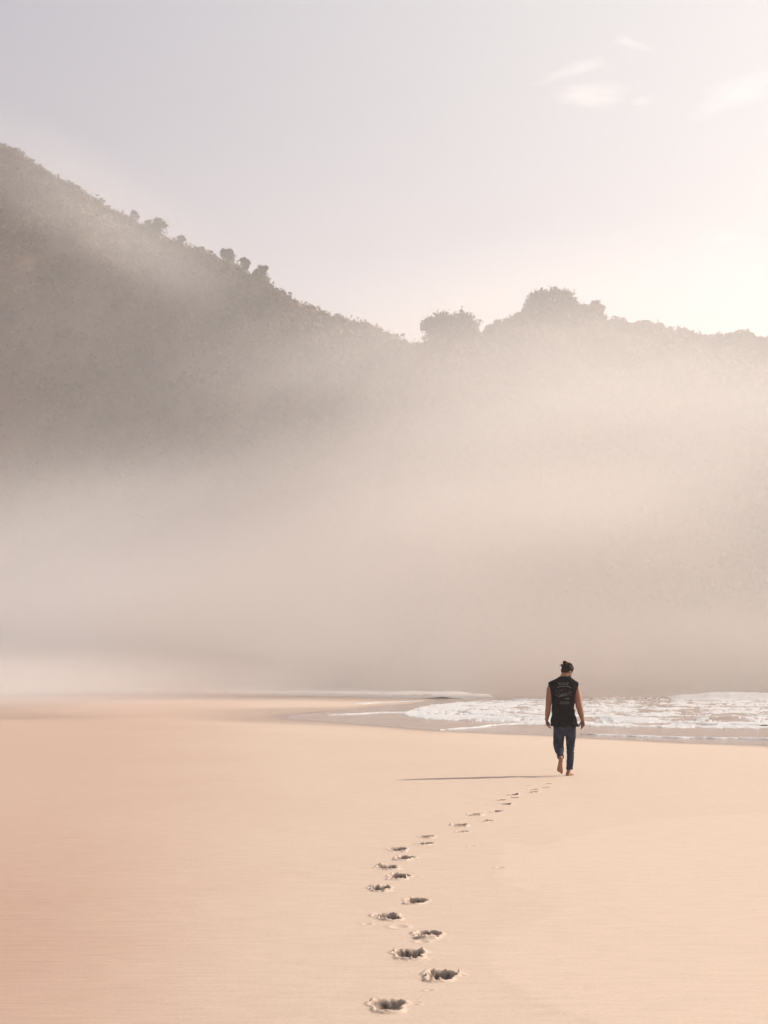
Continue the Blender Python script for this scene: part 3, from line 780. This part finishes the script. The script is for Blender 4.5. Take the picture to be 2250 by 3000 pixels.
class Shape:
    def __init__(s): s.V = []; s.F = []
    def add(s, V, Fc):
        k = len(s.V); s.V += [Vector(v) for v in V]; s.F += [tuple(i + k for i in f) for f in Fc]
    def rings(s, rings):
        n = len(rings[0]); V = [p for r in rings for p in r]; Fc = []
        for i in range(len(rings) - 1):
            for k in range(n):
                Fc.append((i * n + k, i * n + (k + 1) % n, (i + 1) * n + (k + 1) % n, (i + 1) * n + k))
        Fc.append(tuple(range(n))[::-1]); Fc.append(tuple((len(rings) - 1) * n + k for k in range(n)))
        s.add(V, Fc)
    def zloft(s, secs, n=28, p=2.3):
        """secs: (z, x left, x right, y centre, half depth)"""
        rs = []
        for z, xl, xr, yc, hd in secs:
            c, w = (xl + xr) / 2, (xr - xl) / 2
            r = []
            for k in range(n):
                th = 2 * math.pi * k / n; cs, sn = math.cos(th), math.sin(th)
                r.append(Vector((c + w * math.copysign(abs(cs) ** (2 / p), cs), yc + hd * math.copysign(abs(sn) ** (2 / p), sn), z)))
            rs.append(r)
        s.rings(rs)
    def limb(s, pts, n=16):
        """pts: (x, y, z, r) or (x, y, z, rx, ry); rounded ends"""
        P = [Vector(p[:3]) for p in pts]; rs = []
        ax = (P[-1] - P[0]).normalized(); ref = Vector((1, 0, 0)) if abs(ax.x) < 0.8 else Vector((0, 0, 1))
        L = []
        for i, p in enumerate(pts):
            d = (P[min(i + 1, len(P) - 1)] - P[max(i - 1, 0)]).normalized()
            rx = p[3]; ry = p[4] if len(p) > 4 else p[3]
            L.append((P[i], d, rx, ry))
        c0, d0, a0, b0 = L[0]; c1, d1, a1, b1 = L[-1]
        L = [(c0 - d0 * a0 * 0.8, d0, a0 * 0.35, b0 * 0.35), (c0 - d0 * a0 * 0.5, d0, a0 * 0.8, b0 * 0.8)] + L + [(c1 + d1 * a1 * 0.5, d1, a1 * 0.8, b1 * 0.8), (c1 + d1 * a1 * 0.8, d1, a1 * 0.35, b1 * 0.35)]
        for c, d, a, b in L:
            u = (ref - d * ref.dot(d)).normalized(); v = d.cross(u)
            rs.append([c + u * math.cos(2 * math.pi * k / n) * a + v * math.sin(2 * math.pi * k / n) * b for k in range(n)])
        s.rings(rs)
    def blob(s, c, r, M=None, sub=3, f=None):
        bm = bmesh.new(); bmesh.ops.create_icosphere(bm, subdivisions=sub, radius=1.0)
        V = []
        for v in bm.verts:
            q = Vector((v.co.x * r[0], v.co.y * r[1], v.co.z * r[2]))
            if f: q = f(q)
            q = q + Vector(c)
            V.append(M @ q if M is not None else q)
        Fc = [tuple(x.index for x in fc.verts) for fc in bm.faces]; bm.free()
        s.add(V, Fc)

man_at = px(1656.1, 2272.5)
man = bpy.data.objects.new('person', None); COL.objects.link(man); man.location = (man_at.x, man_at.y, -0.004)
tag(man, 'man walking away barefoot on the sand in black sleeveless shirt and dark jeans, head bowed', 'person')

# head: local frame, face towards +Y, up +Z; bowed and turned to his right
HM = Matrix.Translation((0.052, 0.045, 1.630)) @ Euler((math.radians(-26), math.radians(7), math.radians(-52)), 'XYZ').to_matrix().to_4x4()
B = Shape()
def skull(q):
    t = q.y / 0.1
    w = 1.0 - 0.10 * max(0, t)
    lo = max(0.0, -q.z / 0.11)
    return Vector((q.x * w * (1 - 0.22 * lo), q.y * (1 - 0.10 * lo if q.y < 0 else 1), q.z))
B.blob((0, -0.008, 0.022), (0.077, 0.098, 0.100), HM, 3, skull)          # cranium
B.blob((0, 0.030, -0.052), (0.058, 0.062, 0.068), HM, 3, lambda q: Vector((q.x * (1 - 0.35 * max(0, -q.z / 0.068)), q.y, q.z)))   # face and jaw
B.blob((0, 0.072, -0.100), (0.026, 0.022, 0.020), HM, 2)                   # chin
B.blob((0, 0.098, -0.022), (0.012, 0.018, 0.026), HM, 2)                   # nose
B.blob((0, 0.086, 0.006), (0.046, 0.010, 0.010), HM, 2)                    # brow
for sx in (-1, 1):
    B.blob((sx * 0.078, 0.002, -0.018), (0.009, 0.020, 0.032), HM, 2)      # ear
    B.blob((sx * 0.030, 0.084, -0.010), (0.012, 0.007, 0.007), HM, 2)      # eye
    B.blob((sx * 0.040, 0.070, -0.040), (0.018, 0.016, 0.018), HM, 2)      # cheek
B.blob((0, 0.090, -0.066), (0.024, 0.009, 0.010), HM, 2)                   # lips
# neck, trunk, pelvis
B.limb([(-0.015, 0.0, 1.40, 0.085, 0.07), (-0.005, 0.005, 1.50, 0.066, 0.066), (0.012, 0.02, 1.57, 0.060, 0.064), (0.03, 0.04, 1.62, 0.058, 0.064)])
B.zloft([(0.84, -0.155, 0.145, 0, 0.10), (0.92, -0.15, 0.14, 0, 0.105), (1.05, -0.135, 0.12, 0, 0.095), (1.2, -0.155, 0.135, 0.0, 0.11), (1.34, -0.175, 0.15, 0.0, 0.115),
         (1.42, -0.185, 0.16, 0.0, 0.10), (1.47, -0.13, 0.11, 0.0, 0.075), (1.50, -0.08, 0.07, 0.0, 0.055)])
# arms
B.limb([(-0.195, 0, 1.405, 0.056), (-0.222, -0.005, 1.34, 0.056), (-0.238, -0.015, 1.24, 0.052), (-0.250, -0.02, 1.13, 0.047), (-0.258, -0.015, 1.05, 0.045), (-0.264, 0.0, 0.98, 0.044), (-0.272, 0.02, 0.91, 0.033), (-0.277, 0.035, 0.865, 0.027, 0.022)])
B.limb([(0.165, 0, 1.405, 0.058), (0.190, -0.01, 1.33, 0.058), (0.203, -0.03, 1.22, 0.060), (0.217, -0.045, 1.11, 0.054), (0.234, -0.045, 1.04, 0.050), (0.250, -0.03, 0.98, 0.047), (0.268, -0.01, 0.91, 0.036), (0.279, 0.0, 0.865, 0.028, 0.023)])
def hand(M, side, curl):
    """palm and five fingers hanging down local -Z; palm faces local +side x; thumb to +Y"""
    def T(p): return M @ Vector(p)
    def limb(pts): B.limb([(*T(p[:3]), p[3]) for p in pts], 10)
    rs = []
    for z, w, th in ((0.01, 0.026, 0.020), (-0.02, 0.034, 0.018), (-0.05, 0.041, 0.016), (-0.08, 0.042, 0.014), (-0.092, 0.038, 0.011)):
        rs.append([T((th * math.cos(a), w * math.sin(a), z)) for a in [2 * math.pi * k / 14 for k in range(14)]])
    B.rings(rs)
    for k, (y, ln) in enumerate(((0.030, 0.072), (0.011, 0.080), (-0.010, 0.074), (-0.029, 0.058))):
        p = Vector((0, y, -0.080)); a = curl * (0.25 + 0.08 * k); pts = [(*p, 0.0095)]
        for seg, fr in ((0.45, 1), (0.30, 2.4), (0.25, 3.6)):
            ang = a * fr
            p = p + Vector((side * math.sin(ang), 0.0, -math.cos(ang))) * ln * seg
            pts.append((*p, 0.0090 - 0.0012 * fr / 2))
        limb(pts)
    limb([(0, 0.022, -0.018, 0.014), (side * 0.014, 0.044, -0.045, 0.0115), (side * 0.022, 0.052, -0.072, 0.0100), (side * 0.026, 0.050, -0.092, 0.0080)])
hand(Matrix.Translation((-0.277, 0.038, 0.865)) @ Euler((math.radians(-12), math.radians(-10), math.radians(-28)), 'XYZ').to_matrix().to_4x4(), 1, 1.25)
hand(Matrix.Translation((0.280, 0.004, 0.865)) @ Euler((math.radians(-8), math.radians(2), math.radians(40)), 'XYZ').to_matrix().to_4x4(), -1, 0.9)
# legs: right planted, left swinging behind with the sole towards the camera
B.limb([(0.08, 0, 0.88, 0.08), (0.085, 0.0, 0.70, 0.068), (0.083, 0.0, 0.50, 0.052), (0.08, -0.01, 0.38, 0.050), (0.068, -0.01, 0.22, 0.038), (0.055, -0.005, 0.12, 0.029, 0.034), (0.050, 0.0, 0.065, 0.030, 0.036)])
B.limb([(-0.08, 0, 0.88, 0.08), (-0.09, 0.02, 0.70, 0.068), (-0.092, 0.045, 0.49, 0.052), (-0.094, -0.06, 0.425, 0.050), (-0.096, -0.20, 0.345, 0.038), (-0.097, -0.285, 0.300, 0.030), (-0.097, -0.315, 0.275, 0.030)])
def foot(M, side):
    def T(p): return M @ Vector(p)
    n = 18; rs = []
    # local: +Y toes, -Z sole, ankle above heel
    for y, w, xo, h in ((-0.062, 0.018, 0, 0.030), (-0.052, 0.029, 0, 0.055), (-0.02, 0.033, 0, 0.075), (0.02, 0.033, 0.002, 0.072), (0.06, 0.036, 0.004, 0.056), (0.10, 0.043, 0.006, 0.040), (0.135, 0.048, 0.004, 0.028), (0.155, 0.044, 0.0, 0.022), (0.165, 0.036, -0.004, 0.016)):
        r = []
        for k in range(n):
            a = 2 * math.pi * k / n
            cz = math.sin(a)
            r.append(T((side * xo + w * math.cos(a), y, h * 0.5 + (h * 0.5) * math.copysign(abs(cz) ** 0.7, cz))))
        rs.append(r)
    B.rings(rs)
    for k, (x, ln, rr) in enumerate(((-0.031, 0.036, 0.0125), (-0.012, 0.034, 0.0095), (0.004, 0.028, 0.009), (0.018, 0.021, 0.0085), (0.030, 0.013, 0.0080))):
        p0 = T((side * x, 0.150 - 0.004 * k, 0.012)); p1 = T((side * x * 1.03, 0.150 + ln - 0.004 * k, 0.010))
        B.limb([(*p0, rr), (*p1, rr * 0.9)], 10)
foot(Matrix.Translation((0.050, 0.02, 0.0)) @ Euler((0, 0, math.radians(-22)), 'XYZ').to_matrix().to_4x4(), 1)
foot(Matrix.Translation((-0.100, -0.352, 0.240)) @ Euler((math.radians(-80), math.radians(4), math.radians(4)), 'XYZ').to_matrix().to_4x4(), -1)
eval_remesh('body', B.V, B.F, 0.0055, 2, M_SKIN, man)

def noise3(co, sc, seed):
    return fbm(co[:, 0] * sc + co[:, 1] * sc * 0.7, co[:, 2] * sc + co[:, 1] * sc * 0.4, 4, seed)
# trousers
Tn = Shape()
Tn.zloft([(0.62, -0.120, 0.115, 0.0, 0.08), (0.66, -0.176, 0.170, 0.0, 0.108), (0.75, -0.182, 0.174, -0.005, 0.128), (0.84, -0.170, 0.155, -0.004, 0.122), (0.92, -0.158, 0.135, 0, 0.112)])
Tn.limb([(0.088, 0, 0.78, 0.085, 0.105), (0.092, 0, 0.60, 0.082, 0.092), (0.085, 0.0, 0.50, 0.072, 0.080), (0.081, -0.003, 0.40, 0.061, 0.070), (0.080, -0.010, 0.29, 0.058, 0.066), (0.073, -0.008, 0.18, 0.051, 0.056), (0.067, -0.005, 0.148, 0.049, 0.052)])
Tn.limb([(-0.092, 0, 0.78, 0.085, 0.105), (-0.092, 0.015, 0.60, 0.088, 0.094), (-0.095, 0.035, 0.50, 0.084, 0.086), (-0.097, -0.01, 0.445, 0.080, 0.080), (-0.098, -0.11, 0.390, 0.068, 0.070), (-0.098, -0.20, 0.340, 0.052, 0.055), (-0.098, -0.222, 0.328, 0.049, 0.052)])
def tdisp(co):
    z = co[:, 2]
    side = co[:, 0] > 0
    k = np.where(side, smooth01((z - 0.13) / 0.05) * smooth01((0.55 - z) / 0.1), smooth01((0.60 - z) / 0.1))
    w = np.sin(z * 150 + 4 * noise3(co, 9, 91) + co[:, 0] * 25)
    return 0.0065 * w * (0.4 + noise3(co, 12, 93)) * k + 0.006 * noise3(co, 10, 95)
trous = eval_remesh('jeans', Tn.V, Tn.F, 0.007, 2, M_JEAN, man, tdisp)
for (c, r, ax) in (((0.067, -0.005, 0.112), 0.0505, (0, 0, 1)), ((-0.098, -0.262, 0.307), 0.050, (0, -0.87, -0.5))):
    sh = Shape(); d = Vector(ax).normalized(); c = Vector(c)
    if ax[2] < 0: d = -d
    u = d.orthogonal().normalized(); v = d.cross(u); n = 28; rs = []
    for tz, rr in ((-0.014, r * .98), (-0.010, r * 1.03), (0.030, r * 1.05), (0.034, r * 0.99)):
        rs.append([c + d * tz + (u * math.cos(6.28319 * k / n) + v * math.sin(6.28319 * k / n)) * rr for k in range(n)])
    sh.rings(rs)
    mesh_obj('cuff', sh.V, sh.F, M_JEAN, trous)
# belt line pocket seams are hidden by the shirt
Sh = Shape()
Sh.zloft([(1.545, -0.070, 0.080, 0.010, 0.062), (1.532, -0.092, 0.100, 0.005, 0.080), (1.505, -0.140, 0.132, 0.0, 0.096), (1.475, -0.205, 0.180, -0.002, 0.108), (1.452, -0.252, 0.222, -0.004, 0.112), (1.42, -0.254, 0.228, -0.006, 0.120),
          (1.36, -0.240, 0.214, -0.008, 0.130), (1.28, -0.222, 0.180, -0.008, 0.138), (1.18, -0.205, 0.156, -0.005, 0.138), (1.05, -0.200, 0.148, 0, 0.135), (0.96, -0.202, 0.166, 0, 0.142),
          (0.88, -0.208, 0.182, 0.0, 0.145), (0.81, -0.214, 0.208, 0.0, 0.152), (0.775, -0.217, 0.222, 0.0, 0.156), (0.768, -0.214, 0.218, 0.0, 0.150)], 40, 2.5)
def sdisp(co):
    z = co[:, 2]
    low = smooth01((1.15 - z) / 0.3)
    a = np.arctan2(co[:, 1], co[:, 0] + 0.01)
    return 0.009 * noise3(co, 5, 81) + 0.006 * low * np.sin(a * 7 + 3 * noise3(co, 3, 83)) + 0.005 * np.sin(z * 45 + co[:, 0] * 30 + 4 * noise3(co, 4, 85)) * smooth01((1.3 - z) / 0.2)
shirt = eval_remesh('sleeveless_shirt', Sh.V, Sh.F, 0.008, 2, M_SHIRT, man, sdisp)

# hair, bun and beard
Hr = Shape()
def cap(q):
    k = 1 + 0.05 * math.sin(q.x * 160 + q.z * 50) * math.cos(q.z * 70)
    return q * k
Hr.blob((0, -0.014, 0.042), (0.087, 0.103, 0.088), HM, 4, cap)
Hr.blob((0, -0.045, -0.015), (0.066, 0.066, 0.062), HM, 3)
Hr.blob((0.045, -0.03, 0.098), (0.030, 0.045, 0.026), HM, 3)
Hr.blob((-0.02, 0.03, 0.085), (0.045, 0.05, 0.035), HM, 3)
hair = eval_remesh('hair', Hr.V, Hr.F, 0.005, 1, M_HAIR, man, lambda co: 0.004 * noise3(co, 45, 71))
Bn = Shape()
Bn.limb([(0.020, 0.03, 1.69, 0.030), (0.012, 0.02, 1.725, 0.024), (0.008, 0.012, 1.748, 0.025)], 14)
Bn.blob((0.010, 0.010, 1.763), (0.033, 0.033, 0.026))
Bn.limb([(-0.03, 0.02, 1.69, 0.010), (-0.048, 0.015, 1.722, 0.008), (-0.060, 0.01, 1.722, 0.006), (-0.068, 0.01, 1.706, 0.004)], 8)
Bn.limb([(-0.025, 0.02, 1.70, 0.009), (-0.036, 0.015, 1.735, 0.006), (-0.047, 0.01, 1.738, 0.004)], 8)
eval_remesh('hair_bun', Bn.V, Bn.F, 0.0035, 1, M_HAIR, hair, lambda co: 0.003 * noise3(co, 70, 73))
Bd = Shape()
Bd.blob((0, 0.045, -0.080), (0.066, 0.056, 0.056), HM, 3, lambda q: Vector((q.x * (1 - 0.25 * max(0, -q.z / 0.045)), q.y, q.z)))
eval_remesh('beard', Bd.V, Bd.F, 0.0045, 1, M_HAIR, man, lambda co: 0.003 * noise3(co, 60, 75))
Br = Shape()
for dz in (0, 0.010):
    rs = []
    for k in range(20):
        a = 2 * math.pi * k / 20; c = Vector((-0.2765 + 0.029 * math.cos(a), 0.034 + 0.025 * math.sin(a), 0.876 + dz))
        d = Vector((math.cos(a), math.sin(a), 0))
        rs.append([c + d * 0.004 * math.cos(b) + Vector((0, 0, 0.004 * math.sin(b))) for b in [2 * math.pi * j / 6 for j in range(6)]])
    V = [p for r in rs for p in r]; Fc = []
    for i in range(20):
        for j in range(6):
            Fc.append((i * 6 + j, i * 6 + (j + 1) % 6, ((i + 1) % 20) * 6 + (j + 1) % 6, ((i + 1) % 20) * 6 + j))
    Br.add(V, Fc)
mesh_obj('bracelet', Br.V, Br.F, M_CORD, man)

# print on the back of the shirt, draped onto the cloth
bvh = BVHTree.FromPolygons([v.co.copy() for v in shirt.data.vertices], [tuple(p.vertices) for p in shirt.data.polygons])
def drape(x, z, off):
    h = bvh.ray_cast(Vector((x, -1, z)), Vector((0, 1, 0)))
    y = h[0].y if h[0] is not None else -0.13
    return Vector((x, y - off, z))
def text_mesh(name, text, size, fn, shear=0.0, bold=0.0, spacing=1.0):
    cu = bpy.data.curves.new('t', 'FONT'); cu.body = text; cu.size = size; cu.align_x = 'CENTER'; cu.shear = shear
    cu.space_character = spacing; cu.offset = bold; cu.resolution_u = 3
    o = bpy.data.objects.new('t', cu); COL.objects.link(o)
    dg = bpy.context.evaluated_depsgraph_get(); dg.update()
    me = bpy.data.meshes.new_from_object(o.evaluated_get(dg)); bpy.data.objects.remove(o)
    bm = bmesh.new(); bm.from_mesh(me)
    bmesh.ops.subdivide_edges(bm, edges=[e for e in bm.edges if e.calc_length() > 0.02], cuts=1)
    V = [fn(v.co.x, v.co.y) for v in bm.verts]; Fc = [tuple(v.index for v in f.verts) for f in bm.faces]; bm.free()
    return mesh_obj(name, V, Fc, M_PRINT, shirt, smooth=False)
CX = -0.020
def arc(cx, cz, rad):          # text bent over a circle of radius rad, positive = arch, negative = smile
    def f(x, y):
        a = x / abs(rad)
        if rad > 0: return drape(cx + (rad + y) * math.sin(a), cz + (rad + y) * math.cos(a) - rad, 0.003)
        r = abs(rad); return drape(cx + (r - y) * math.sin(a), cz + r - (r - y) * math.cos(a), 0.003)
    return f
def slant(cx, cz, ang):
    def f(x, y):
        return drape(cx + x * math.cos(ang) - y * math.sin(ang), cz + x * math.sin(ang) + y * math.cos(ang), 0.003)
    return f
text_mesh('lettering', 'SUAZ', 0.058, arc(CX - 0.005, 1.412, 0.5), 0, 0.001, 1.15)
def strip(name, pts, w, wob=0.0):
    V = []; Fc = []
    for i, (x, z, ww) in enumerate(pts):
        V += [drape(x, z - ww * w, 0.003), drape(x, z + ww * w, 0.003)]
    for i in range(len(pts) - 1): Fc.append((2 * i, 2 * i + 2, 2 * i + 3, 2 * i + 1))
    return mesh_obj(name, V, Fc, M_PRINT, shirt, smooth=False)
strip('banner', [(CX + x, 1.392 - 2.0 * x * x, 1) for x in np.linspace(-0.105, 0.115, 16)], 0.0055)
def scribble(cx, cz, ang, length, h, n, w, seed):
    rr = random.Random(seed); pts = []
    for k in range(n * 8 + 1):
        t = k / (n * 8); ph = t * n * 2 * math.pi
        x = (t - 0.5) * length + 0.25 * h * math.sin(ph * 1.0 + 1.2)
        y = h * 0.5 * math.sin(ph) * (0.6 + 0.5 * math.sin(t * 9 + seed)) 
        pts.append((cx + x * math.cos(ang) - y * math.sin(ang), cz + x * math.sin(ang) + y * math.cos(ang), 0.6 + 0.5 * abs(math.cos(ph))))
    strip('script_stroke', pts, w)
# moustache-like swash and loops under the script
strip('flourish', [(CX - 0.115 + 0.02 * math.cos(a) , 1.285 + 0.040 * math.sin(a), 1) for a in np.linspace(0.5, 5.2, 16)], 0.003)
strip('flourish', [(CX - 0.09 + t * 0.13, 1.225 + 0.035 * t + 0.01 * math.sin(t * 5), 0.4 + math.sin(t * 3.1)) for t in np.linspace(0, 1, 14)], 0.0035)
strip('flourish', [(CX + 0.095 + 0.028 * math.cos(a), 1.275 + 0.032 * math.sin(a), 1) for a in np.linspace(-1.6, 1.9, 12)], 0.003)
strip('emblem', [(CX + 0.045 + x, 1.192 + 0.010 * abs(math.sin(x * 90)), 1.2 - abs(x) * 20) for x in np.linspace(-0.04, 0.04, 15)], 0.008)
strip('banner', [(CX + 0.005 + x, 1.118 + 0.9 * x * x, 1) for x in np.linspace(-0.075, 0.075, 12)], 0.003)

scribble(CX - 0.005, 1.275, 0.22, 0.20, 0.055, 7, 0.0042, 1)
scribble(CX - 0.04, 1.328, 0.38, 0.075, 0.018, 5, 0.0035, 2)
scribble(CX - 0.03, 1.240, 0.30, 0.12, 0.022, 6, 0.0030, 3)
for k in range(7):
    x = -0.062 + k * 0.0205
    strip('banner_letter', [(CX + x, 1.140 + 2.2 * x * x, 1), (CX + x + 0.007, 1.141 + 2.2 * x * x, 1), (CX + x + 0.014, 1.140 + 2.2 * x * x, 1)], 0.007)
